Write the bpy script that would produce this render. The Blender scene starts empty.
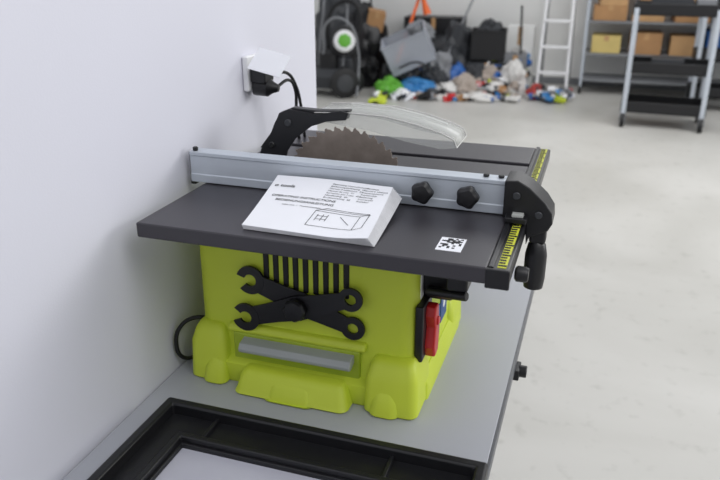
import bpy, bmesh, math, random
from mathutils import Vector, Matrix, noise
random.seed(11)
S = bpy.context.scene
S.view_settings.view_transform = 'Standard'
R = math.radians

# ------------------------------------------------------------------ materials
def s2l(c):
    return tuple(((x/255)/12.92 if x/255 <= .04045 else ((x/255+.055)/1.055)**2.4) for x in c)

def mat(name, rgb, rough=.5, metal=0., var=.06, scale=8., bump=0., bscale=200., spec=.5, coat=0.):
    m = bpy.data.materials.new(name); m.use_nodes = True
    nt = m.node_tree; p = nt.nodes['Principled BSDF']
    col = s2l(rgb)
    tc = nt.nodes.new('ShaderNodeTexCoord')
    n = nt.nodes.new('ShaderNodeTexNoise'); n.inputs['Scale'].default_value = scale
    n.inputs['Detail'].default_value = 5
    nt.links.new(tc.outputs['Object'], n.inputs['Vector'])
    r = nt.nodes.new('ShaderNodeValToRGB')
    r.color_ramp.elements[0].position = .3; r.color_ramp.elements[1].position = .7
    r.color_ramp.elements[0].color = tuple(x*(1-var) for x in col)+(1,)
    r.color_ramp.elements[1].color = tuple(min(1, x*(1+var)) for x in col)+(1,)
    nt.links.new(n.outputs['Fac'], r.inputs['Fac'])
    nt.links.new(r.outputs['Color'], p.inputs['Base Color'])
    p.inputs['Roughness'].default_value = rough
    p.inputs['Metallic'].default_value = metal
    p.inputs['Specular IOR Level'].default_value = spec
    p.inputs['Coat Weight'].default_value = coat
    if bump > 0:
        n2 = nt.nodes.new('ShaderNodeTexNoise'); n2.inputs['Scale'].default_value = bscale
        nt.links.new(tc.outputs['Object'], n2.inputs['Vector'])
        b = nt.nodes.new('ShaderNodeBump'); b.inputs['Strength'].default_value = bump
        b.inputs['Distance'].default_value = .002
        nt.links.new(n2.outputs['Fac'], b.inputs['Height'])
        nt.links.new(b.outputs['Normal'], p.inputs['Normal'])
    return m

def clear_mat(name, rgb, amount=.3, rough=.1, gain=.5):
    m = bpy.data.materials.new(name); m.use_nodes = True
    nt = m.node_tree; p = nt.nodes['Principled BSDF']
    p.inputs['Base Color'].default_value = s2l(rgb)+(1,)
    p.inputs['Roughness'].default_value = rough
    lw = nt.nodes.new('ShaderNodeLayerWeight'); lw.inputs['Blend'].default_value = .35
    ma = nt.nodes.new('ShaderNodeMapRange')
    ma.inputs['To Min'].default_value = amount; ma.inputs['To Max'].default_value = min(1, amount+gain)
    nt.links.new(lw.outputs['Facing'], ma.inputs['Value'])
    tr = nt.nodes.new('ShaderNodeBsdfTransparent'); mx = nt.nodes.new('ShaderNodeMixShader')
    nt.links.new(ma.outputs['Result'], mx.inputs['Fac'])
    nt.links.new(tr.outputs[0], mx.inputs[1]); nt.links.new(p.outputs[0], mx.inputs[2])
    nt.links.new(mx.outputs[0], nt.nodes['Material Output'].inputs['Surface'])
    return m

M = dict(
 wall=mat('painted_wall', (222,222,232), .75, var=.015, scale=1.5, bump=.08, bscale=300),
 bwall=mat('painted_back_wall', (236,236,234), .75, var=.02, scale=1.),
 bench=mat('bench_laminate', (174,176,184), .42, var=.02, scale=3, bump=.05),
 benchedge=mat('bench_edge', (95,97,102), .4),
 steel=mat('bench_steel', (160,162,165), .35, .6),
 lime=mat('lime_plastic', (206,222,64), .45, var=.03, scale=5, bump=.12, bscale=500),
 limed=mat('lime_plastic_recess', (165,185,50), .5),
 top=mat('charcoal_coated_steel', (58,56,61), .36, var=.05, scale=10, bump=.1, bscale=600),
 topd=mat('slot_black', (18,18,20), .6),
 alu=mat('anodised_aluminium', (196,203,212), .42, .25, var=.03, scale=20),
 grey=mat('grey_handle', (165,170,168), .5),
 blk=mat('black_plastic', (24,24,27), .4, var=.1, scale=30, bump=.1, bscale=400),
 blk2=mat('black_rubber', (20,20,22), .55),
 rail=mat('rail_black', (30,30,33), .3),
 yel=mat('scale_yellow', (205,208,60), .5),
 red=mat('red_plastic', (200,36,36), .35),
 blue=mat('label_blue', (45,85,150), .5),
 blade=mat('blade_steel', (150,138,128), .4, .45, var=.15, scale=40),
 paper=mat('paper_white', (242,243,248), .7, var=.01),
 pages=mat('paper_pages', (222,222,225), .8, var=.05, scale=80),
 ink=mat('ink_black', (25,25,30), .6),
 white=mat('white_plastic', (238,238,240), .4),
 card=mat('cardboard', (176,134,92), .8, var=.08),
 wood=mat('plywood', (190,150,105), .7, var=.1),
 orange=mat('orange_plastic', (235,105,40), .4),
 green=mat('green_plastic', (95,170,50), .45),
 bluep=mat('blue_plastic', (35,95,170), .45),
 cyan=mat('blue_bag', (60,130,190), .4),
 dgrey=mat('dark_grey', (55,57,61), .5),
 mgrey=mat('mid_grey', (130,132,136), .5),
 cloth=mat('white_cloth', (218,216,213), .85, var=.05),
 bcloth=mat('beige_cloth', (172,160,150), .85, var=.08),
 rcloth=mat('red_cloth', (165,60,55), .8),
 clear=clear_mat('clear_polycarbonate', (228,230,226), .24, .12, .45),
 bin=clear_mat('translucent_bin', (190,195,205), .5, .3),
)
def floor_mat():
    m = bpy.data.materials.new('epoxy_concrete'); m.use_nodes = True
    nt = m.node_tree; p = nt.nodes['Principled BSDF']; L = nt.links
    tc = nt.nodes.new('ShaderNodeTexCoord')
    a = nt.nodes.new('ShaderNodeTexNoise'); a.inputs['Scale'].default_value = 1.1; a.inputs['Detail'].default_value = 8
    a.inputs['Distortion'].default_value = .6
    b = nt.nodes.new('ShaderNodeTexNoise'); b.inputs['Scale'].default_value = 14; b.inputs['Detail'].default_value = 6
    L.new(tc.outputs['Object'], a.inputs['Vector']); L.new(tc.outputs['Object'], b.inputs['Vector'])
    r = nt.nodes.new('ShaderNodeValToRGB')
    r.color_ramp.elements[0].position = .35; r.color_ramp.elements[0].color = s2l((184,182,176))+(1,)
    r.color_ramp.elements[1].position = .62; r.color_ramp.elements[1].color = s2l((198,196,191))+(1,)
    L.new(a.outputs['Fac'], r.inputs['Fac'])
    r2 = nt.nodes.new('ShaderNodeValToRGB')
    r2.color_ramp.elements[0].position = .25; r2.color_ramp.elements[0].color = (.84,.84,.83,1)
    r2.color_ramp.elements[1].position = .42; r2.color_ramp.elements[1].color = (1,1,1,1)
    L.new(b.outputs['Fac'], r2.inputs['Fac'])
    mx = nt.nodes.new('ShaderNodeMix'); mx.data_type = 'RGBA'; mx.blend_type = 'MULTIPLY'
    mx.inputs['Factor'].default_value = 1
    L.new(r.outputs['Color'], mx.inputs[6]); L.new(r2.outputs['Color'], mx.inputs[7])
    L.new(mx.outputs[2], p.inputs['Base Color'])
    mr = nt.nodes.new('ShaderNodeMapRange'); mr.inputs['To Min'].default_value = .28; mr.inputs['To Max'].default_value = .5
    L.new(a.outputs['Fac'], mr.inputs['Value']); L.new(mr.outputs['Result'], p.inputs['Roughness'])
    return m
M['floor'] = floor_mat()

# ------------------------------------------------------------------ builders
def root(name, loc):
    e = bpy.data.objects.new(name, None); e.empty_display_size = .05
    e.location = loc; S.collection.objects.link(e); return e

def add(name, me, m, parent=None, bevel=0., smooth=True, seg=2):
    o = bpy.data.objects.new(name, me); S.collection.objects.link(o)
    if m is not None and not me.materials: me.materials.append(m)
    if smooth:
        me.shade_smooth(); me.set_sharp_from_angle(angle=R(35))
    if bevel > 0:
        b = o.modifiers.new('bevel', 'BEVEL'); b.width = bevel; b.segments = seg; b.limit_method = 'ANGLE'
        b.angle_limit = R(40); b.harden_normals = True
    if parent:
        o.parent = parent
        o.matrix_parent_inverse = Matrix.Translation(-Vector(parent.location))
    return o

def bm_obj(name, bm, m, parent=None, bevel=0., smooth=True):
    bmesh.ops.recalc_face_normals(bm, faces=bm.faces)
    me = bpy.data.meshes.new(name); bm.to_mesh(me); bm.free()
    return add(name, me, m, parent, bevel, smooth)

def box(name, lo, hi, m, parent=None, bevel=0., rot=None, pivot=None):
    bm = bmesh.new(); bmesh.ops.create_cube(bm, size=1)
    lo, hi = Vector(lo), Vector(hi); c = (lo+hi)/2; s = hi-lo
    for v in bm.verts: v.co = Vector((v.co.x*s.x, v.co.y*s.y, v.co.z*s.z))+c
    if rot:
        pv = Vector(pivot) if pivot else c
        bmesh.ops.rotate(bm, verts=bm.verts, cent=pv, matrix=rot)
    return bm_obj(name, bm, m, parent, bevel)

def prism_bm(bm, poly, axis, a, b):
    def pt(p, d):
        if axis == 'Y': return (p[0], d, p[1])
        if axis == 'X': return (d, p[0], p[1])
        return (p[0], p[1], d)
    v1 = [bm.verts.new(pt(p, a)) for p in poly]; v2 = [bm.verts.new(pt(p, b)) for p in poly]
    bm.faces.new(v1); bm.faces.new(v2[::-1])
    n = len(poly)
    for i in range(n): bm.faces.new((v1[i], v2[i], v2[(i+1) % n], v1[(i+1) % n]))

def prism(name, poly, axis, a, b, m, parent=None, bevel=0.):
    bm = bmesh.new(); prism_bm(bm, poly, axis, a, b)
    return bm_obj(name, bm, m, parent, bevel)

def lathe(name, prof, p, d, m, parent=None, n=28, fl=None):
    bm = bmesh.new(); q = Vector((0,0,1)).rotation_difference(Vector(d).normalized()); rings = []
    for r, h in prof:
        ring = []
        for i in range(n):
            t = 2*math.pi*i/n; rr = r*(fl(t) if fl else 1)
            ring.append(bm.verts.new(Vector(p)+q @ Vector((rr*math.cos(t), rr*math.sin(t), h))))
        rings.append(ring)
    for k in range(len(rings)-1):
        for i in range(n):
            bm.faces.new((rings[k][i], rings[k][(i+1) % n], rings[k+1][(i+1) % n], rings[k+1][i]))
    bm.faces.new(rings[0][::-1]); bm.faces.new(rings[-1])
    return bm_obj(name, bm, m, parent)

def cyl(name, p1, p2, r, m, parent=None, n=24, c=.0015):
    p1, p2 = Vector(p1), Vector(p2); L = (p2-p1).length; c = min(c, r*.3, L*.3)
    return lathe(name, [(r-c,0),(r,c),(r,L-c),(r-c,L)], p1, p2-p1, m, parent, n)

def tube(name, pts, r, m, parent=None, smooth=True):
    cu = bpy.data.curves.new(name, 'CURVE'); cu.dimensions = '3D'; cu.bevel_depth = r; cu.bevel_resolution = 3
    cu.use_fill_caps = True
    if smooth:
        sp = cu.splines.new('BEZIER'); sp.bezier_points.add(len(pts)-1)
        for bp, p in zip(sp.bezier_points, pts):
            bp.co = p; bp.handle_left_type = bp.handle_right_type = 'AUTO'
    else:
        sp = cu.splines.new('POLY'); sp.points.add(len(pts)-1)
        for bp, p in zip(sp.points, pts): bp.co = (*p, 1)
    o = bpy.data.objects.new(name+'_c', cu); S.collection.objects.link(o)
    dg = bpy.context.evaluated_depsgraph_get()
    me = bpy.data.meshes.new_from_object(o.evaluated_get(dg)); bpy.data.objects.remove(o)
    me.name = name; me.materials.clear()
    return add(name, me, m, parent)

def rrect(x0, x1, y0, y1, r, n=6):
    out = []
    for cx, cy, a0 in ((x1-r,y1-r,0),(x0+r,y1-r,90),(x0+r,y0+r,180),(x1-r,y0+r,270)):
        for i in range(n+1):
            a = R(a0+90*i/n); out.append((cx+r*math.cos(a), cy+r*math.sin(a)))
    return out

def loft(name, secs, m, parent=None):
    bm = bmesh.new(); rings = []
    for z, x0, x1, y0, y1, r in secs:
        rings.append([bm.verts.new((x, y, z)) for x, y in rrect(x0, x1, y0, y1, r)])
    n = len(rings[0])
    for k in range(len(rings)-1):
        for i in range(n):
            bm.faces.new((rings[k][i], rings[k][(i+1) % n], rings[k+1][(i+1) % n], rings[k+1][i]))
    bm.faces.new(rings[0][::-1]); bm.faces.new(rings[-1])
    return bm_obj(name, bm, m, parent)

def text(name, body, size, loc, rot, m, parent, bold=0., zfun=None):
    cu = bpy.data.curves.new(name, 'FONT'); cu.body = body; cu.size = size; cu.offset = bold
    o = bpy.data.objects.new(name+'_t', cu); S.collection.objects.link(o)
    dg = bpy.context.evaluated_depsgraph_get()
    me = bpy.data.meshes.new_from_object(o.evaluated_get(dg)); bpy.data.objects.remove(o)
    me.transform(Matrix.Translation(loc) @ rot.to_4x4()); me.materials.clear()
    if zfun:
        for v in me.vertices: v.co.z = zfun(v.co.x, v.co.y)
    return add(name, me, m, parent, smooth=False)

def crumple(name, c, s, m, parent=None, seed=0, amp=.35, sub=4):
    bm = bmesh.new(); bmesh.ops.create_icosphere(bm, subdivisions=sub, radius=1)
    for v in bm.verts:
        k = noise.noise(v.co*1.7+Vector((seed*3.1, seed, 0)))*amp+noise.noise(v.co*4.3+Vector((0, seed*2.3, seed)))*amp*.6
        k += abs(noise.noise(v.co*8+Vector((seed,seed,seed))))*amp*.4
        v.co *= 1+k
        v.co.z = max(v.co.z, -.6)
        v.co = Vector((v.co.x*s[0], v.co.y*s[1], (v.co.z+.6)/1.6*s[2]))+Vector(c)
    return bm_obj(name, bm, m, parent)

# ------------------------------------------------------------------ room
BZ = .775
TZ = 1.12
box('floor', (-5,-2,-.05), (7,9.0,0), M['floor'])
box('wall_left', (-.824,-2,0), (-.704,1.765,2.9), M['wall'])
box('wall_back', (-5,9.0,-.05), (7,9.12,2.9), M['bwall'])
box('baseboard_back', (-5,8.985,0), (7,9.0,.08), M['mgrey'])

# ------------------------------------------------------------------ work bench
wb = root('workbench', (-.4,.7,0))
box('top', (-.702,-.45,BZ-.022), (-.098,1.70,BZ), M['bench'], wb, .002)
box('edge_band', (-.0985,-.45,BZ-.022), (-.093,1.70,BZ-.0005), M['benchedge'], wb, .001)
box('apron_side', (-.21,-.40,.68), (-.18,1.62,BZ-.022), M['steel'], wb, .002)
box('apron_wall', (-.68,-.40,.68), (-.65,1.62,BZ-.022), M['steel'], wb, .002)
for i,(x,y) in enumerate(((-.68,-.40),(-.215,-.40),(-.68,1.58),(-.215,1.58))):
    box(f'leg_{i+1}', (x,y,0), (x+.04,y+.04,BZ-.022), M['steel'], wb, .003)
box('clamp_plate', (-.18,1.245,.73), (-.085,1.285,.752), M['blk'], wb, .002)
cyl('clamp_knob', (-.088,1.265,.742), (-.072,1.265,.742), .012, M['blk'], wb)

# ------------------------------------------------------------------ table saw
sw = root('table_saw', (-.42,1.2,BZ))
loft('body', [(BZ,-.656,-.240,1.012,1.385,.025),(BZ+.006,-.660,-.236,1.008,1.388,.03),(BZ+.04,-.660,-.236,1.008,1.388,.03),
              (BZ+.050,-.657,-.240,1.025,1.38,.03),(BZ+.105,-.655,-.243,1.032,1.378,.03),
              (BZ+.20,-.654,-.245,1.035,1.376,.026),(BZ+.315,-.653,-.246,1.038,1.374,.022)], M['lime'], sw)
def lobe(nm, x0, x1, z1, y0, yb=1.10):
    loft(nm, [(BZ,x0,x1,y0+.004,yb,.014),(BZ+.004,x0-.003,x1+.003,y0,yb,.016),(z1-.034,x0-.001,x1+.001,y0+.005,yb,.016),
              (z1-.012,x0+.005,x1-.005,y0+.014,yb,.014),(z1-.003,x0+.010,x1-.010,y0+.022,yb,.012),(z1,x0+.014,x1-.014,y0+.030,yb,.010)], M['lime'], sw)
lobe('skirt_foot_1', -.662,-.592,BZ+.108,.999)
lobe('skirt_foot_1_pad', -.632,-.590,BZ+.060,.988)
lobe('skirt_foot_2', -.322,-.232,BZ+.098,.992)
lobe('skirt_foot_2_pad', -.310,-.262,BZ+.060,.983)
lobe('skirt_centre', -.560,-.350,BZ+.044,.972)
lobe('skirt_centre_tab', -.50,-.41,BZ+.036,.966)
lobe('skirt_foot_3', -.662,-.60,BZ+.09,1.28,1.392)
lobe('skirt_foot_4', -.30,-.230,BZ+.085,1.28,1.392)
loft('side_skirt', [(BZ,-.30,-.226,1.06,1.36,.01),(BZ+.03,-.30,-.226,1.06,1.36,.01),(BZ+.045,-.30,-.236,1.06,1.35,.01)], M['lime'], sw)
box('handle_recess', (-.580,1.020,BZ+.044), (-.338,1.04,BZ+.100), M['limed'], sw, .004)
prism('carry_handle', [(1.036,BZ+.096),(1.000,BZ+.090),(.994,BZ+.081),(.996,BZ+.074),(1.004,BZ+.072),(1.036,BZ+.082)], 'X', -.558,-.348, M['grey'], sw, .002)
prism('handle_brow', [(1.045,BZ+.118),(1.024,BZ+.114),(1.018,BZ+.105),(1.022,BZ+.098),(1.045,BZ+.098)], 'X', -.590,-.328, M['lime'], sw, .004)
for i in range(9):
    x = -.519+i*.0184
    box(f'vent_{i+1}', (x,1.0325,.966), (x+.0105,1.05,1.072), M['blk2'], sw, .003)
def wrench(nm, p0, p1, y, jaw_open_dir=0):
    p0, p1 = Vector(p0), Vector(p1); d = (p1-p0).normalized(); n = Vector((-d.y, d.x)); bm = bmesh.new(); t = .004
    L = (p1-p0).length
    def W(a, b): q = p0+d*a+n*b; return (q.x, q.y)
    prism_bm(bm, [W(.013,-.017),W(L*.30,-.019),W(L*.5,-.023),W(L*.7,-.019),W(L-.012,-.015),W(L-.012,.015),W(L*.7,.019),W(L*.5,.023),W(L*.30,.019),W(.013,.017)], 'Y', y, y+t)
    N = 28
    def ann(cx, ro, ri, a0, span, k):
        for i in range(k):
            a = a0+span*i/k; b = a0+span*(i+1)/k
            prism_bm(bm, [W(cx+ro*math.cos(a), ro*math.sin(a)), W(cx+ro*math.cos(b), ro*math.sin(b)),
                      W(cx+ri*math.cos(b), ri*math.sin(b)), W(cx+ri*math.cos(a), ri*math.sin(a))], 'Y', y-.0005, y+t+.0005)
    ann(L, .0215, .0100, 0, 2*math.pi, N)
    a0 = R(180+jaw_open_dir-30)
    ann(0, .0265, .0115, a0+R(60), 2*math.pi-R(60), 22)
    return bm_obj(nm, bm, M['blk'], sw)
wrench('wrench_1', (-.541,.980), (-.352,.917), 1.024, 30)
wrench('wrench_2', (-.551,.909), (-.354,.974), 1.018, -25)
lathe('wrench_knob', [(.016,0),(.016,.018),(.0200,.020),(.0200,.027),(.017,.031),(.006,.032)], (-.452,1.034,.942), (0,-1,0), M['blk'], sw, 48, lambda t: 1+.04*math.cos(8*t))
# right face
box('switch_housing', (-.248,1.040,.862), (-.233,1.105,.968), M['blk'], sw, .004)
prism('switch_paddle', [(1.060,.962),(1.082,.962),(1.088,.925),(1.094,.895),(1.090,.866),(1.066,.862),(1.056,.885),(1.066,.92),(1.056,.945)], 'X', -.236,-.216, M['red'], sw, .004)
cyl('switch_start', (-.236,1.076,.93), (-.2130,1.076,.93), .008, M['red'], sw)
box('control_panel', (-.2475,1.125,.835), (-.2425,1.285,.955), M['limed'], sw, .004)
box('warning_label', (-.2440,1.160,.828), (-.2400,1.212,.892), M['blue'], sw)
box('warning_label_b', (-.2440,1.222,.845), (-.2400,1.274,.908), M['blue'], sw)
cyl('label_disc_1', (-.242,1.186,.862), (-.2395,1.186,.862), .010, M['white'], sw)
cyl('label_disc_2', (-.242,1.248,.878), (-.2395,1.248,.878), .010, M['white'], sw)
box('rating_plate', (-.2465,1.062,.972), (-.2435,1.10,1.02), M['white'], sw)
prism('bevel_quadrant', [(1.075,.985),(1.085,.965),(1.12,.955),(1.17,.965),(1.19,.99),(1.19,1.06),(1.07,1.06)], 'X', -.247,-.195, M['blk'], sw, .004)
box('bevel_pointer_arm', (-.20,1.05,1.0), (-.165,1.09,1.06), M['blk'], sw, .004)
cyl('bevel_lock_lever', (-.235,1.07,.985), (-.165,1.05,.995), .008, M['blk'], sw)
cyl('elevation_shaft', (-.195,1.13,1.01), (-.155,1.13,1.01), .009, M['steel'], sw)
lathe('elevation_wheel', [(.02,0),(.046,.003),(.048,.010),(.040,.014),(.015,.016),(.012,.022)], (-.168,1.19,1.035), (1,0,0), M['blk'], sw, 40, lambda t: 1+.03*math.cos(8*t))
box('rail_bracket_1', (-.25,.985,1.055), (-.11,1.02,1.092), M['blk'], sw, .003)
box('rail_bracket_2', (-.25,1.33,1.045), (-.11,1.37,1.092), M['blk'], sw, .003)
box('motor_housing', (-.60,1.375,.93), (-.36,1.50,1.06), M['blk'], sw, .02)
# table top with mitre slot
X0, X1, Y0, Y1 = -.666, -.116, .894, 1.553
box('table_near', (X0,Y0,TZ-.025), (X1,1.218,TZ), M['top'], sw, .003)
box('table_mid', (X0,1.218,TZ-.025), (X1,1.402,TZ), M['top'], sw, .0006)
box('mitre_slot_floor', (X0,1.402,TZ-.025), (X1,1.424,TZ-.010), M['topd'], sw)
box('table_far', (X0,1.424,TZ-.025), (X1,Y1,TZ), M['top'], sw, .0025)
box('throat_plate', (-.63,1.235,TZ-.001), (-.25,1.30,TZ+.0008), M['rail'], sw, .0005)
box('under_frame_near', (X0+.04,Y0+.012,TZ-.029), (X1-.03,1.04,TZ-.025), M['rail'], sw, .001)
box('rail', (X1+.0005,Y0+.004,TZ-.028), (X1+.030,Y1+.01,TZ-.003), M['rail'], sw, .003)
box('rail_lip', (X1+.0005,Y0+.006,TZ-.004), (X1+.008,Y1+.008,TZ+.0005), M['rail'], sw, .001)
box('scale_strip', (X1+.012,Y0+.012,TZ-.0032), (X1+.024,Y1+.002,TZ-.0022), M['yel'], sw)
bm = bmesh.new()
k = 0; y = Y0+.016
while y < Y1-.004:
    w = .0045; ln = .0115 if k % 4 == 0 else .0085
    prism_bm(bm, [(X1+.0125,y),(X1+.0125+ln,y),(X1+.0125+ln,y+w),(X1+.0125,y+w)], 'Z', TZ-.0023, TZ-.0016)
    y += .0095; k += 1
bm_obj('scale_ticks', bm, M['ink'], sw, smooth=False)
box('rail_cap_near', (X1-.002,Y0-.001,TZ-.030), (X1+.031,Y0+.006,TZ-.001), M['blk'], sw, .002)
lathe('rail_lock_knob', [(.008,0),(.012,.003),(.012,.016),(.010,.02)], (X1+.028,.995,1.072), (1,0,0), M['blk'], sw)
box('sticker', (-.197,.935,TZ), (-.160,.985,TZ+.0004), M['paper'], sw)
bm = bmesh.new()
for i in range(8):
    for j in range(9):
        if random.random() < .5 and not (i > 5 and j < 3):
            x = -.194+i*.0038; y = .944+j*.0042
            prism_bm(bm, [(x,y),(x+.0038,y),(x+.0038,y+.0042),(x,y+.0042)], 'Z', TZ+.0004, TZ+.0007)
bm_obj('sticker_code', bm, M['ink'], sw, smooth=False)
# rip fence
FY = 1.105
prism('fence_extrusion', [(FY,TZ+.002),(FY,TZ+.016),(FY+.0015,TZ+.018),(FY+.0015,TZ+.050),(FY,TZ+.052),(FY,TZ+.058),(FY+.030,TZ+.058),(FY+.030,TZ+.002)], 'X', -.690,-.122, M['alu'], sw, .0012)
box('fence_end_cap', (-.693,FY+.003,TZ+.003), (-.689,FY+.028,TZ+.056), M['mgrey'], sw, .001)
box('fence_hook', (-.697,FY+.008,TZ-.006), (-.686,FY+.024,TZ+.004), M['blk'], sw, .002)
cyl('fence_cap_screw', (-.682,FY+.010,TZ+.058), (-.682,FY+.010,TZ+.065), .005, M['blk'], sw)
cyl('fence_bolt_1', (-.157,FY+.015,TZ+.058), (-.157,FY+.015,TZ+.063), .005, M['blk'], sw)
cyl('fence_bolt_2', (-.133,FY+.015,TZ+.058), (-.133,FY+.015,TZ+.063), .005, M['blk'], sw)
for i,x in enumerate((-.254,-.180)):
    lathe(f'fence_knob_{i+1}', [(.008,0),(.009,.008),(.0155,.010),(.0175,.014),(.0175,.022),(.013,.027),(.005,.028)], (x,FY+.001,TZ+.031), (0,-1,0), M['blk'], sw, 42, lambda t: 1+.08*math.cos(5*t))
prism('fence_clamp', [(-.124,1.182),(-.104,1.184),(-.085,1.174),(-.060,1.152),(-.048,1.135),(-.046,1.118),(-.052,1.106),(-.064,1.100),
                      (-.080,1.092),(-.084,1.078),(-.088,1.121),(-.124,1.121)], 'Y', FY-.012, FY+.045, M['blk'], sw, .004)
box('fence_shoe', (-.118,FY-.035,TZ+.001), (-.084,FY+.07,TZ+.010), M['blk'], sw, .002)
box('fence_window', (-.108,FY-.030,TZ+.010), (-.090,FY-.014,TZ+.014), M['clear'], sw, .001)
cyl('clamp_bolt_1', (-.068,FY-.016,1.132), (-.068,FY-.012,1.132), .006, M['dgrey'], sw)
cyl('clamp_bolt_2', (-.104,FY-.016,1.160), (-.104,FY-.012,1.160), .006, M['dgrey'], sw)
box('lever_yoke', (-.080,FY-.008,1.080), (-.054,FY+.022,1.118), M['blk'], sw, .005)
lathe('lever_grip', [(.010,0),(.0155,.003),(.0175,.02),(.0175,.060),(.014,.078),(.008,.084),(.008,.098)], (-.067,FY+.002,1.0), (0,0,1), M['blk'], sw)
# blade
bc = Vector((-.446,1.080)); RB = .127; BY = 1.262
pts = []
NT = 40
for i in range(NT):
    a = 2*math.pi*i/NT; st = 2*math.pi/NT
    for da, rr in ((0,RB),(.16,RB-.002),(.22,RB-.008),(.40,RB-.009),(.62,RB-.005),(.94,RB-.003)):
        pts.append((bc.x+rr*math.cos(a+da*st), bc.y+rr*math.sin(a+da*st)))
prism('blade', pts, 'Y', BY-.0012, BY+.0012, M['blade'], sw)
cyl('blade_flange', (bc.x,BY-.008,bc.y), (bc.x,BY+.008,bc.y), .022, M['steel'], sw)
prism('riving_knife', [(-.632,1.121),(-.622,1.150),(-.603,1.176),(-.590,1.205),(-.578,1.224),(-.560,1.232),(-.500,1.226),(-.455,1.236),(-.440,1.232),
                       (-.445,1.219),(-.482,1.214),(-.515,1.202),(-.548,1.176),(-.566,1.150),(-.574,1.121)], 'Y', BY-.002, BY+.002, M['blk'], sw)
prism('guard_carrier', [(-.628,1.150),(-.600,1.186),(-.584,1.222),(-.556,1.234),(-.500,1.232),(-.440,1.236),(-.446,1.218),(-.520,1.206),(-.560,1.170),(-.590,1.140)], 'Y', BY+.004, BY+.024, M['blk'], sw, .002)
cyl('carrier_bolt_1', (-.562,BY-.006,1.206), (-.562,BY+.02,1.206), .007, M['dgrey'], sw)
cyl('carrier_bolt_2', (-.598,BY-.006,1.160), (-.598,BY+.02,1.160), .006, M['blk'], sw)
gp = [(-.510,1.228),(-.450,1.232),(-.372,1.230),(-.310,1.219),(-.262,1.206),(-.240,1.196),(-.234,1.182),(-.262,1.177),(-.330,1.186),(-.400,1.201),(-.495,1.212)]
ga, gb = BY+.004, BY+.100
for nm, yy in (('guard_side_1',ga),('guard_side_2',gb)):
    prism(nm, gp, 'Y', yy, yy+.002, M['clear'], sw)
bm = bmesh.new(); tp = gp[:7]
va = [bm.verts.new((x,ga,z)) for x,z in tp]; vb = [bm.verts.new((x,gb,z)) for i,(x,z) in enumerate(tp)]
for i in range(len(tp)-1): bm.faces.new((va[i],va[i+1],vb[i+1],vb[i]))
o = bm_obj('guard_crown', bm, M['clear'], sw); o.modifiers.new('s','SOLIDIFY').thickness = .002
tube('guard_edge', [(x,ga,z) for x,z in tp], .0009, M['cloth'], sw, False)
tube('guard_edge_2', [(x,gb,z) for x,z in tp], .0009, M['cloth'], sw, False)
tube('guard_end', [(-.234,ga,1.182),(-.234,gb,1.182)], .0009, M['cloth'], sw, False)
prism('guard_spine', [(x,z+.0015) for x,z in gp[1:5]]+[(x,z+.009) for x,z in gp[4:0:-1]], 'Y', BY+.046, BY+.052, M['clear'], sw)
tube('power_cord', [(-.645,1.06,.87),(-.675,1.04,.875),(-.691,1.020,.862),(-.695,1.01,.83),(-.692,1.02,.80),(-.686,1.06,.782),(-.684,1.2,.780),(-.690,1.45,.780)], .004, M['blk2'], sw)

# ------------------------------------------------------------------ manual : thin curled booklet
mn = root('instruction_manual', (-.39,1.0,TZ))
cA, cB, cC, cD = Vector((-.494,.920)), Vector((-.290,.912)), Vector((-.304,1.092)), Vector((-.513,1.098))
TH = .0060
def zs(x, y, f=1.):
    t = max(0, (y-.912)/.186); u = min(1, max(0, (x+.513)/.22))
    curl = .0255*t**1.3*(.68+.32*f) + .003*math.sin(math.pi*u)*t + .007*max(0,u-.70)**2/.09*(1-.7*t)*f
    return TZ+.0008+f*TH+curl
NP = 8
for i in range(NP):
    f = i/(NP-1); off = .011*(1-f)
    cs = [cA+Vector((off*.2,0)), cB+Vector((off*.8,off*.3)), cC+Vector((off*1.5,-off*.2)), cD+Vector((0,-off*.2))]
    bm = bmesh.new(); n = 12; th = .0006
    g = [[None]*(n+1) for _ in range(n+1)]
    for a in range(n+1):
        for b in range(n+1):
            p = cs[0].lerp(cs[1],a/n).lerp(cs[3].lerp(cs[2],a/n), b/n)
            g[a][b] = (p.x, p.y, zs(p.x,p.y,f))
    top = [[bm.verts.new((x,y,z+th)) for x,y,z in r] for r in g]; bot = [[bm.verts.new(q) for q in r] for r in g]
    for a in range(n):
        for b in range(n):
            bm.faces.new((top[a][b],top[a+1][b],top[a+1][b+1],top[a][b+1]))
            bm.faces.new((bot[a][b],bot[a][b+1],bot[a+1][b+1],bot[a+1][b]))
        for s_ in (0,n):
            bm.faces.new((top[a][s_],bot[a][s_],bot[a+1][s_],top[a+1][s_]))
            bm.faces.new((top[s_][a],bot[s_][a],bot[s_][a+1],top[s_][a+1]))
    bm_obj('cover' if i == NP-1 else f'pages_{i+1}', bm, M['paper'] if i == NP-1 else M['pages'], mn)
ztx = lambda x, y: zs(x,y,1.)+.0011
rotm = Matrix.Rotation(R(-1.5),3,'Z')
def T(nm, s, size, x, y, bold=0.):
    text(nm, s, size, Vector((x,y,TZ)), rotm, M['ink'], mn, bold, ztx)
T('title_1', 'OPERATING INSTRUCTIONS', .0088, -.492, 1.024, .0001)
T('title_2', 'BEDIENUNGSANLEITUNG', .0088, -.480, 1.011, .0001)
T('subtitle', 'table saw  /  Tischkreissaege', .0058, -.462, .998)
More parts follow.
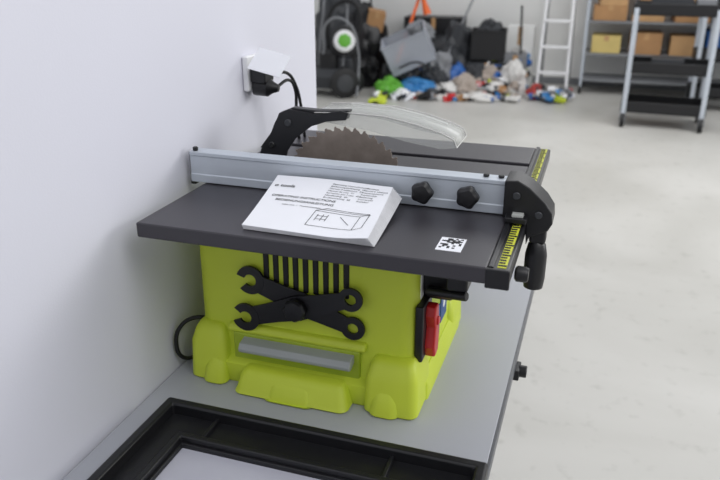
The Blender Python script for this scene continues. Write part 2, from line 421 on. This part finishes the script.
for i in range(7):
    T(f'lang_{i+1}', ['Operating instructions','Bedienungsanleitung','Manuel d utilisation','Manual de uso','Istruzioni per l uso','Handleiding','Bruksanvisning'][i]+'  '+str(4+9*i), .0062, -.405, 1.078-i*.0075)
    T(f'langb_{i+1}', ['Instrukcja','Navod k obsluze','Kasutusjuhend','Kayttoohje','Betjening','Instrucoes','Kezelesi'][i], .0062, -.348, 1.076-i*.0075)
T('logo_text', 'o tools', .013, -.502, 1.058, .0002)
bm = bmesh.new()
def line(p, q, w=.0010):
    p, q = Vector(p), Vector(q); d = (q-p).normalized(); n = Vector((-d.y,d.x))*w/2
    for k in range(4):
        a, b = p.lerp(q,k/4), p.lerp(q,(k+1)/4)
        bm.faces.new([bm.verts.new((c.x,c.y,ztx(c.x,c.y))) for c in (a-n, b-n, b+n, a+n)])
for a in (((-.400,.943),(-.325,.940)),((-.325,.940),(-.312,.948)),((-.312,.948),(-.312,.993)),((-.312,.993),(-.385,1.000)),((-.385,1.000),(-.400,.990)),((-.400,.990),(-.400,.943)),
          ((-.400,.990),(-.325,.984)),((-.325,.984),(-.312,.993)),((-.325,.984),(-.325,.940)),((-.392,.975),(-.375,.975)),((-.392,.965),(-.375,.965)),
          ((-.392,.980),(-.392,.96)),((-.383,.980),(-.383,.96)),((-.375,.980),(-.375,.96)),((-.355,.978),(-.335,.955)),((-.395,.996),(-.31,.989))):
    line(*a)
bm_obj('cover_drawing', bm, M['ink'], mn, smooth=False)

# ------------------------------------------------------------------ wall socket & plug
ws = root('wall_socket', (-.70,1.40,1.27))
box('plate', (-.7035,1.355,1.240), (-.690,1.425,1.312), M['white'], ws, .004)
lathe('plug', [(.020,0),(.021,.004),(.020,.03),(.012,.04),(.007,.052)], (-.690,1.385,1.250), (1,.1,-.1), M['blk'], ws)
box('adapter', (-.690,1.362,1.258), (-.655,1.405,1.288), M['blk'], ws, .004)
box('paper_tag', (-.680,1.330,1.302), (-.605,1.385,1.3035), M['paper'], ws, rot=Matrix.Rotation(R(-15),3,'Z') @ Matrix.Rotation(R(42),3,'X') @ Matrix.Rotation(R(14),3,'Y'))
tube('cable_1', [(-.645,1.395,1.247),(-.632,1.43,1.256),(-.628,1.45,1.235),(-.628,1.455,1.19),(-.632,1.48,1.10),(-.66,1.62,1.0),(-.688,1.66,.80),(-.688,1.66,.781)], .0034, M['blk2'], ws)
tube('cable_2', [(-.650,1.395,1.275),(-.635,1.43,1.270),(-.625,1.45,1.24),(-.620,1.46,1.20),(-.626,1.50,1.10),(-.65,1.64,1.0),(-.680,1.68,.80),(-.680,1.68,.781)], .0034, M['blk2'], ws)

# ------------------------------------------------------------------ black frame in foreground
fr = root('black_plastic_frame', (-.36,.6,BZ))
fx0, fx1, fy0, fy1 = -.640, -.092, .32, .892
def ring(nm, o, i, z0, z1, m, bev=.003):
    bm = bmesh.new()
    def q(r, z): return [bm.verts.new((x,y,z)) for x,y in ((r[0],r[2]),(r[1],r[2]),(r[1],r[3]),(r[0],r[3]))]
    a, b, c, d = q(o,z0), q(i,z0), q(o,z1), q(i,z1)
    for k in range(4):
        j = (k+1)%4
        bm.faces.new((a[k],a[j],c[j],c[k])); bm.faces.new((b[k],d[k],d[j],b[j]))
        bm.faces.new((c[k],c[j],d[j],d[k])); bm.faces.new((a[k],b[k],b[j],a[j]))
    return bm_obj(nm, bm, m, fr, bev)
ring('base_flange', (fx0+.01,fx1-.01,fy0+.01,fy1-.01), (fx0+.075,fx1-.075,fy0+.085,fy1-.085), BZ+.0005, BZ+.012, M['blk'], .002)
ring('outer_rim', (fx0,fx1,fy0,fy1), (fx0+.018,fx1-.018,fy0+.018,fy1-.018), BZ+.0005, BZ+.032, M['blk'], .005)
ring('inner_rim', (fx0+.058,fx1-.058,fy0+.068,fy1-.068), (fx0+.070,fx1-.070,fy0+.080,fy1-.080), BZ+.010, BZ+.022, M['blk'], .003)
for i in range(3):
    for sx in (0,1):
        cx = fx0+.038 if sx == 0 else fx1-.038
        cyl(f'boss_{i+1}_{sx+1}', (cx,fy0+.08+i*.13,BZ+.011), (cx,fy0+.08+i*.13,BZ+.018), .010, M['blk2'], fr)
for i in range(2):
    x = fx0+.10+i*.30
    box(f'rib_{i+1}', (x,fy1-.070,BZ+.011), (x+.006,fy1-.016,BZ+.020), M['blk'], fr, .001)
box('glass_pane', (fx0+.074,fy0+.084,BZ+.0005), (fx1-.074,fy1-.084,BZ+.004), mat('pane_grey',(186,186,197),.3), fr)

# ------------------------------------------------------------------ background : service carts
def cart(loc, w=.62, d=.40, rotz=0., tiers=(.13,.48,.97), name='service_cart', load=False):
    c = root(name, loc); L = Vector(loc)
    def B(n, lo, hi, m, bev=.006): box(n, Vector(lo)+L, Vector(hi)+L, m, c, bev)
    for i, z in enumerate(tiers):
        B(f'shelf_{i+1}', (-w/2,-d/2,z), (w/2,d/2,z+.02), M['blk'])
        for k,(a,b,e,f) in enumerate(((-w/2,-d/2,w/2,-d/2+.015),(-w/2,d/2-.015,w/2,d/2),(-w/2,-d/2,-w/2+.015,d/2),(w/2-.015,-d/2,w/2,d/2))):
            B(f'lip_{i+1}_{k+1}', (a,b,z), (e,f,z+.10), M['blk'])
    for i,(x,y) in enumerate(((-1,-1),(1,-1),(-1,1),(1,1))):
        x0 = x*(w/2-.03); y0 = y*(d/2+.006)
        box(f'post_{i+1}', L+Vector((x0-.020,y0-.012,.12)), L+Vector((x0+.020,y0+.012,tiers[-1]+.06)), M['alu'], c, .004)
        cyl(f'wheel_{i+1}', L+Vector((x0-.018,y0,.06)), L+Vector((x0+.018,y0,.06)), .06, M['blk2'], c)
        cyl(f'hub_{i+1}', L+Vector((x0-.020,y0,.06)), L+Vector((x0+.020,y0,.06)), .024, M['mgrey'], c)
        B(f'fork_{i+1}', (x0-.026,y0-.02,.055), (x0-.020,y0+.02,.14), M['steel'], .001)
        B(f'fork_b_{i+1}', (x0+.020,y0-.02,.055), (x0+.026,y0+.02,.14), M['steel'], .001)
    if load:
        B('tool_box', (-.22,-.12,tiers[-1]+.021), (.12,.12,tiers[-1]+.17), M['dgrey'], .01)
        B('tool_tray', (.14,-.1,tiers[-1]+.021), (.30,.12,tiers[-1]+.14), M['mgrey'], .01)
        B('stored_box', (-.15,-.1,tiers[1]+.021), (.12,.12,tiers[1]+.12), M['dgrey'], .01)
    tube('push_handle', [L+Vector((w/2,-d/2+.03,tiers[-1]+.05)),L+Vector((w/2+.07,-d/2+.05,tiers[-1]+.09)),L+Vector((w/2+.07,d/2-.05,tiers[-1]+.09)),L+Vector((w/2,d/2-.03,tiers[-1]+.05))], .014, M['blk'], c)
    c.rotation_euler = (0,0,rotz)
    return c
cart((.555,7.10,0), w=.71, rotz=R(-3), load=True)
cart((1.13,8.02,0), w=.58, d=.34, rotz=R(0))
def sub(e, parent):
    if parent:
        e.parent = parent; e.matrix_parent_inverse = Matrix.Translation(-Vector(parent.location))
def crate(nm, c, s, m, rot=0., wall=.006, parent=None):
    e = root(nm, c); L = Vector(c); x,y,z = s
    box('bottom', L+Vector((-x/2,-y/2,0)), L+Vector((x/2,y/2,wall)), m, e)
    for k,(a,b,q,f) in enumerate(((-x/2,-y/2,x/2,-y/2+wall),(-x/2,y/2-wall,x/2,y/2),(-x/2,-y/2,-x/2+wall,y/2),(x/2-wall,-y/2,x/2,y/2))):
        box(f'side_{k+1}', L+Vector((a,b,wall)), L+Vector((q,f,z)), m, e, .001)
    for k,(a,b,q,f) in enumerate(((-x/2-.01,-y/2-.01,x/2+.01,-y/2+wall),(-x/2-.01,y/2-wall,x/2+.01,y/2+.01),(-x/2-.01,-y/2,-x/2+wall,y/2),(x/2-wall,-y/2,x/2+.01,y/2))):
        box(f'rim_{k+1}', L+Vector((a,b,z-.02)), L+Vector((q,f,z)), m, e, .002)
    e.rotation_euler = rot if isinstance(rot, tuple) else (0,0,rot)
    sub(e, parent); return e
def carton(nm, c, s, m=None, rotz=0., parent=None):
    m = m or M['card']; e = root(nm, c); L = Vector(c); x,y,z = s
    box('body', L+Vector((-x/2,-y/2,0)), L+Vector((x/2,y/2,z)), m, e, .004)
    box('tape', L+Vector((-.025,-y/2-.001,z*.7)), L+Vector((.025,y/2+.001,z+.001)), M['wood'], e)
    box('flap_1', L+Vector((-x/2,-y/2,z)), L+Vector((-.002,y/2,z+.004)), m, e)
    box('flap_2', L+Vector((.002,-y/2,z)), L+Vector((x/2,y/2,z+.004)), m, e)
    e.rotation_euler = (0,0,rotz) if not isinstance(rotz, tuple) else rotz
    sub(e, parent); return e

# wheeled storage rack
rk = root('storage_rack', (.6,8.65,0))
for i,(x,y) in enumerate(((-.22,8.46),(1.50,8.46),(-.22,8.90),(1.50,8.90))):
    box(f'post_{i+1}', (x-.015,y-.015,.08), (x+.015,y+.015,1.5), M['alu'], rk, .002)
    cyl(f'castor_{i+1}', (x-.015,y,.04), (x+.015,y,.04), .04, M['blk2'], rk)
for i,z in enumerate((.14,.42,.76,1.2)):
    box(f'shelf_{i+1}', (-.235,8.45,z), (1.515,8.92,z+.02), M['mgrey'], rk, .002)
tan = mat('tan_box',(212,190,120),.7)
for x,z,w,h,m,r in ((.0,.781,.34,.15,'card',.05),(.40,.781,.32,.14,'wood',-.05),(.0,.441,.30,.18,None,0),(.40,.441,.32,.22,'card',.03),
                  (.80,.441,.30,.20,'wood',0),(.82,.781,.34,.26,'card',.05),(.02,.935,.28,.14,'wood',.1),(.42,.925,.26,.2,'card',0),
                  (1.22,.781,.34,.26,'dgrey',0)):
    carton('stored_carton', (x,8.68,z), (w,.32,h), M[m] if m else tan, r, rk)
crate('blue_bin', (1.22,8.68,.441), (.46,.36,.26), M['bluep'], 0., .006, rk)

# step ladder
ld = root('step_ladder', (-.50,8.4,0))
for i,(x,dy) in enumerate(((-.68,0),(-.36,0))):
    tube(f'rail_{i+1}', [(x,8.25,0.02),(x+.03*(1 if i==0 else -1),8.55,1.5)], .018, M['white'], ld, False)
    tube(f'rear_{i+1}', [(x,8.86,0.02),(x+.03*(1 if i==0 else -1),8.58,1.5)], .014, M['mgrey'], ld, False)
for i in range(5):
    z = .22+i*.27; yy = 8.25+.3*z/1.5
    box(f'step_{i+1}', (-.67,yy-.03,z), (-.36,yy+.05,z+.025), M['white'], ld, .003)

# ---- heap of discarded goods
hp = root('scrap_pile', (-1.5,8.1,0))
crate('clear_bin', (-2.00,7.98,.32), (.50,.40,.34), M['bin'], (R(10),R(-24),.2), parent=hp)
crate('black_crate', (-1.26,8.45,.34), (.38,.34,.32), M['blk'], .1, parent=hp)
carton('grey_toolbox', (-1.26,8.45,.02), (.44,.36,.29), M['dgrey'], .1, hp)
carton('brown_carton_b', (-2.05,8.65,.02), (.5,.4,.30), M['card'], .1, hp)
carton('white_carton', (-.93,8.72,.02), (.30,.28,.66), M['bwall'], 0, hp)
carton('grey_carton', (-.95,8.45,.02), (.26,.24,.38), M['mgrey'], .1, hp)
carton('black_case', (-1.95,8.75,.33), (.7,.3,.42), M['blk'], .05, hp)
lathe('orange_funnel', [(.05,0),(.045,.02),(.02,.2),(.018,.26)], (-1.98,8.45,.80), (-.35,0,1), M['orange'], hp)
for i,(c,s,m) in enumerate((
 ((-1.66,8.55,0), (.27,.25,.68), 'dgrey'), ((-2.20,7.66,0), (.14,.13,.20), 'green'), ((-1.93,7.80,0), (.20,.16,.18), 'cyan'), ((-1.55,8.15,0), (.15,.14,.28), 'bluep'),
 ((-1.60,7.82,0), (.20,.14,.14), 'cloth'), ((-1.42,7.92,0), (.13,.18,.22), 'bcloth'), ((-.92,8.16,0), (.13,.13,.36), 'cloth'),
 ((-1.1,8.0,0), (.16,.12,.14), 'cloth'), ((-1.22,7.72,0), (.18,.12,.08), 'cloth'), ((-1.75,8.1,.1), (.16,.16,.34), 'mgrey'), ((-2.12,8.0,.05), (.16,.16,.26), 'dgrey'),
 ((-1.35,8.15,0), (.14,.14,.30), 'dgrey'), ((-2.0,8.2,.55), (.14,.14,.2), 'mgrey'),
 ((-1.25,8.45,.60), (.13,.13,.16), 'dgrey'), ((-2.05,7.62,0), (.10,.08,.09), 'white'), ((-1.72,7.66,0), (.09,.08,.10), 'dgrey'),
 ((-1.75,7.95,.1), (.13,.12,.18), 'dgrey'), ((-1.2,8.2,.05), (.16,.12,.22), 'bcloth'), ((-2.25,7.9,0), (.12,.14,.3), 'blk'), ((-1.05,8.3,.0), (.14,.1,.3), 'dgrey'))):
    crumple(f'rag_{i+1}', c, s, M[m], hp, i+1)
for i,(p,q,r,m) in enumerate((((-2.2,7.95,.3),(-2.08,8.7,1.15),.018,'orange'),((-1.8,8.0,.02),(-1.5,8.75,1.0),.012,'mgrey'),((-1.0,7.9,.03),(-1.5,7.75,.05),.014,'blk'),
                              ((-.85,8.2,.1),(-.95,8.7,.9),.012,'blk'),((-1.3,7.85,.12),(-.9,7.95,.04),.012,'steel'))):
    tube(f'stick_{i+1}', [p,q], r, M[m], hp, False)
tube('cable', [(-2.1,7.7,.3),(-1.9,7.75,.36),(-1.75,7.8,.25),(-1.6,7.7,.1),(-1.4,7.65,.02),(-1.2,7.62,.02)], .010, M['blk2'], hp)
cols = ['cloth','blk','bcloth','mgrey','bluep','white','card','red','dgrey','cyan','cloth','paper','blk','lime','blk','dgrey','cloth','mgrey']
def litter(nm, n, x0, x1, yf, parent, par_y):
    me = bpy.data.meshes.new(nm)
    for c in cols: me.materials.append(M[c])
    bm = bmesh.new()
    for i in range(n):
        x = random.uniform(x0,x1); y = yf(x)+random.random()**.8*par_y
        s = Vector((random.uniform(.03,.17),random.uniform(.02,.10),random.uniform(.008,.06)))
        z = s.z/2+.012+(max(0,(y-7.80))*random.random()*.50 if par_y > .5 else random.random()*.08)
        mt = Matrix.Translation((x,y,z)) @ Matrix.Rotation(random.uniform(0,3.1),4,'Z') @ Matrix.Rotation(random.uniform(-.5,.5),4,'X') @ Matrix.Rotation(random.uniform(-.5,.5),4,'Y') @ Matrix.Diagonal((s.x,s.y,s.z,1))
        before = len(bm.faces)
        if i % 5 < 2: g = bmesh.ops.create_icosphere(bm, subdivisions=3, radius=.6, matrix=mt)
        else: g = bmesh.ops.create_cube(bm, size=1, matrix=mt)
        bm.faces.ensure_lookup_table()
        for v in g['verts']:
            if i % 5 < 2: v.co += Vector((noise.noise(v.co*35),noise.noise(v.co*35+Vector((5,5,5))),noise.noise(v.co*30+Vector((9,5,5)))))*.05
            v.co.z = max(v.co.z, .002)
        k = random.randrange(len(cols))
        for f in bm.faces[before:]: f.material_index = k
    bm.to_mesh(me); bm.free()
    return add(nm, me, None, parent, smooth=False)
litter('litter', 560, -2.3, -.84, lambda x: 7.62+(x+1.2)*.22, hp, .95)
hp2 = root('scrap_pile', (-.5,7.95,0))
litter('litter_b', 60, -.72, -.30, lambda x: 7.80, hp2, .28)
crumple('rag_a', (-.66,8.0,0), (.08,.09,.14), M['rcloth'], hp2, 31)
crumple('rag_b', (-.46,8.0,0), (.13,.09,.10), M['mgrey'], hp2, 32)
hb = root('refuse_bag_pile', (-2.8,8.4,0))
for i,(c,s,m) in enumerate((((-2.72,8.40,0),(.26,.28,.86),'blk'),((-3.05,8.5,0),(.3,.3,1.0),'dgrey'),((-2.62,8.15,0),(.15,.14,.35),'blk'))):
    crumple(f'bag_{i+1}', c, s, M[m], hb, 40+i)
carton('brown_carton', (-2.60,8.35,.62), (.2,.2,.22), M['card'], (.1,.2,.4), hb)
lathe('grey_drum', [(.13,0),(.14,.02),(.14,.30),(.13,.32),(.05,.33)], (-2.80,8.05,.005), (0,0,1), M['dgrey'], hb)
tube('pole_1', [(-2.75,8.0,.02),(-3.0,8.7,1.3)], .014, M['steel'], hb, False)
tube('pole_2', [(-2.6,8.1,.02),(-2.72,8.7,1.25)], .012, M['blk'], hb, False)

# lawn mower with hose
lm = root('lawn_mower', (-2.8,7.6,0))
loft('deck', [(.08,-3.1,-2.68,7.42,7.72,.1),(.20,-3.1,-2.68,7.42,7.72,.12),(.28,-3.0,-2.76,7.5,7.66,.06)], M['dgrey'], lm)
loft('engine', [(.26,-2.98,-2.76,7.5,7.68,.08),(.44,-2.98,-2.76,7.5,7.68,.08),(.48,-2.94,-2.80,7.55,7.65,.04)], M['blk'], lm)
for i,(x,y,r) in enumerate(((-2.60,7.42,.16),(-2.60,7.70,.13),(-3.13,7.42,.12),(-3.13,7.70,.12))):
    lathe(f'wheel_{i+1}', [(r*.8,0),(r,.01),(r,.05),(r*.8,.06)], (x-.03,y-.03,r), (.8,-1,0), M['blk2'], lm, 32)
    lathe(f'hub_{i+1}', [(r*.6,0),(r*.55,.008),(.03,.015)], (x-.03+.0375,y-.03-.0469,r), (.8,-1,0), M['dgrey'], lm, 32)
lathe('reel_cover', [(.09,0),(.115,.02),(.115,.08),(.095,.10)], (-2.68,7.55,.57), (.45,-1,.25), M['white'], lm, 32)
lathe('reel_hub', [(.075,0),(.07,.012),(.03,.02)], (-2.68+.0403,7.55-.0895,.57+.0224), (.45,-1,.25), M['green'], lm, 7)
lathe('reel_bracket', [(.05,0),(.16,.01),(.16,.03),(.05,.04)], (-2.70,7.62,.57), (.45,-1,.25), M['blk'], lm, 24)
tube('reel_arm', [(-2.8,7.6,.40),(-2.76,7.62,.50),(-2.70,7.62,.57)], .022, M['blk'], lm)
tube('handle_bar', [(-3.0,7.6,.3),(-2.98,7.72,.8),(-2.92,7.74,1.05),(-2.75,7.74,1.05),(-2.70,7.72,.8),(-2.72,7.62,.3)], .014, M['mgrey'], lm)
tube('hose', [(-2.9,7.66,.44),(-2.88,7.68,.85),(-2.75,7.70,.97),(-2.62,7.70,.96),(-2.54,7.70,.82),(-2.56,7.68,.62),(-2.60,7.66,.42),(-2.56,7.6,.25),(-2.54,7.45,.03)], .022, M['blk2'], lm)
tube('hose_b', [(-2.9,7.5,.44),(-2.80,7.45,.80),(-2.62,7.5,.78),(-2.52,7.55,.5),(-2.50,7.5,.2),(-2.47,7.35,.03)], .012, M['mgrey'], lm)

lb = root('lime_tool_case', (-2.19,7.20,0))
box('shell', (-2.28,7.14,.002), (-2.10,7.26,.05), M['lime'], lb, .015)
box('grip', (-2.22,7.11,.015), (-2.16,7.14,.035), M['blk'], lb, .004)

# ------------------------------------------------------------------ light
w = bpy.data.worlds.new('world'); S.world = w; w.use_nodes = True
nt = w.node_tree; bg = nt.nodes['Background']
tcn = nt.nodes.new('ShaderNodeTexCoord'); sep = nt.nodes.new('ShaderNodeSeparateXYZ')
rp = nt.nodes.new('ShaderNodeValToRGB')
nt.links.new(tcn.outputs['Generated'], sep.inputs[0]); nt.links.new(sep.outputs['Z'], rp.inputs['Fac'])
rp.color_ramp.elements[0].color = (.62,.63,.66,1); rp.color_ramp.elements[1].color = (.94,.97,1,1)
nt.links.new(rp.outputs['Color'], bg.inputs['Color']); bg.inputs['Strength'].default_value = .68
def area(name, loc, target, size, size_y, power, col=(1,1,1)):
    l = bpy.data.lights.new(name, 'AREA'); l.shape = 'RECTANGLE'; l.size = size; l.size_y = size_y
    l.energy = power; l.color = col
    o = bpy.data.objects.new(name, l); S.collection.objects.link(o); o.location = loc
    o.rotation_euler = (Vector(target)-Vector(loc)).to_track_quat('-Z','Y').to_euler()
area('window_light', (4.5,3.5,2.6), (-.3,1.5,.9), 3.0, 2.0, 98)
area('overhead_fill', (0.8,5.5,3.2), (.0,5.5,0), 3, 3, 85)  # added overhead fill for the far floor, not a fixture of the room
area('overhead_fill', (1.2,.2,3.2), (-.3,1.2,.8), 1.6, 1.6, 24)  # added camera-side fill to lift the saw's near face, no lamp hangs here

# ------------------------------------------------------------------ camera
cd = bpy.data.cameras.new('camera'); cam = bpy.data.objects.new('camera', cd); S.collection.objects.link(cam)
cd.sensor_width = 36; cd.lens = 36*723/720; cd.clip_start = .05
cam.location = (0,0,1.52); cam.rotation_euler = (R(67.9),0,R(18.3))
cd.dof.use_dof = True; cd.dof.focus_distance = 1.2; cd.dof.aperture_fstop = 5.0
S.camera = cam
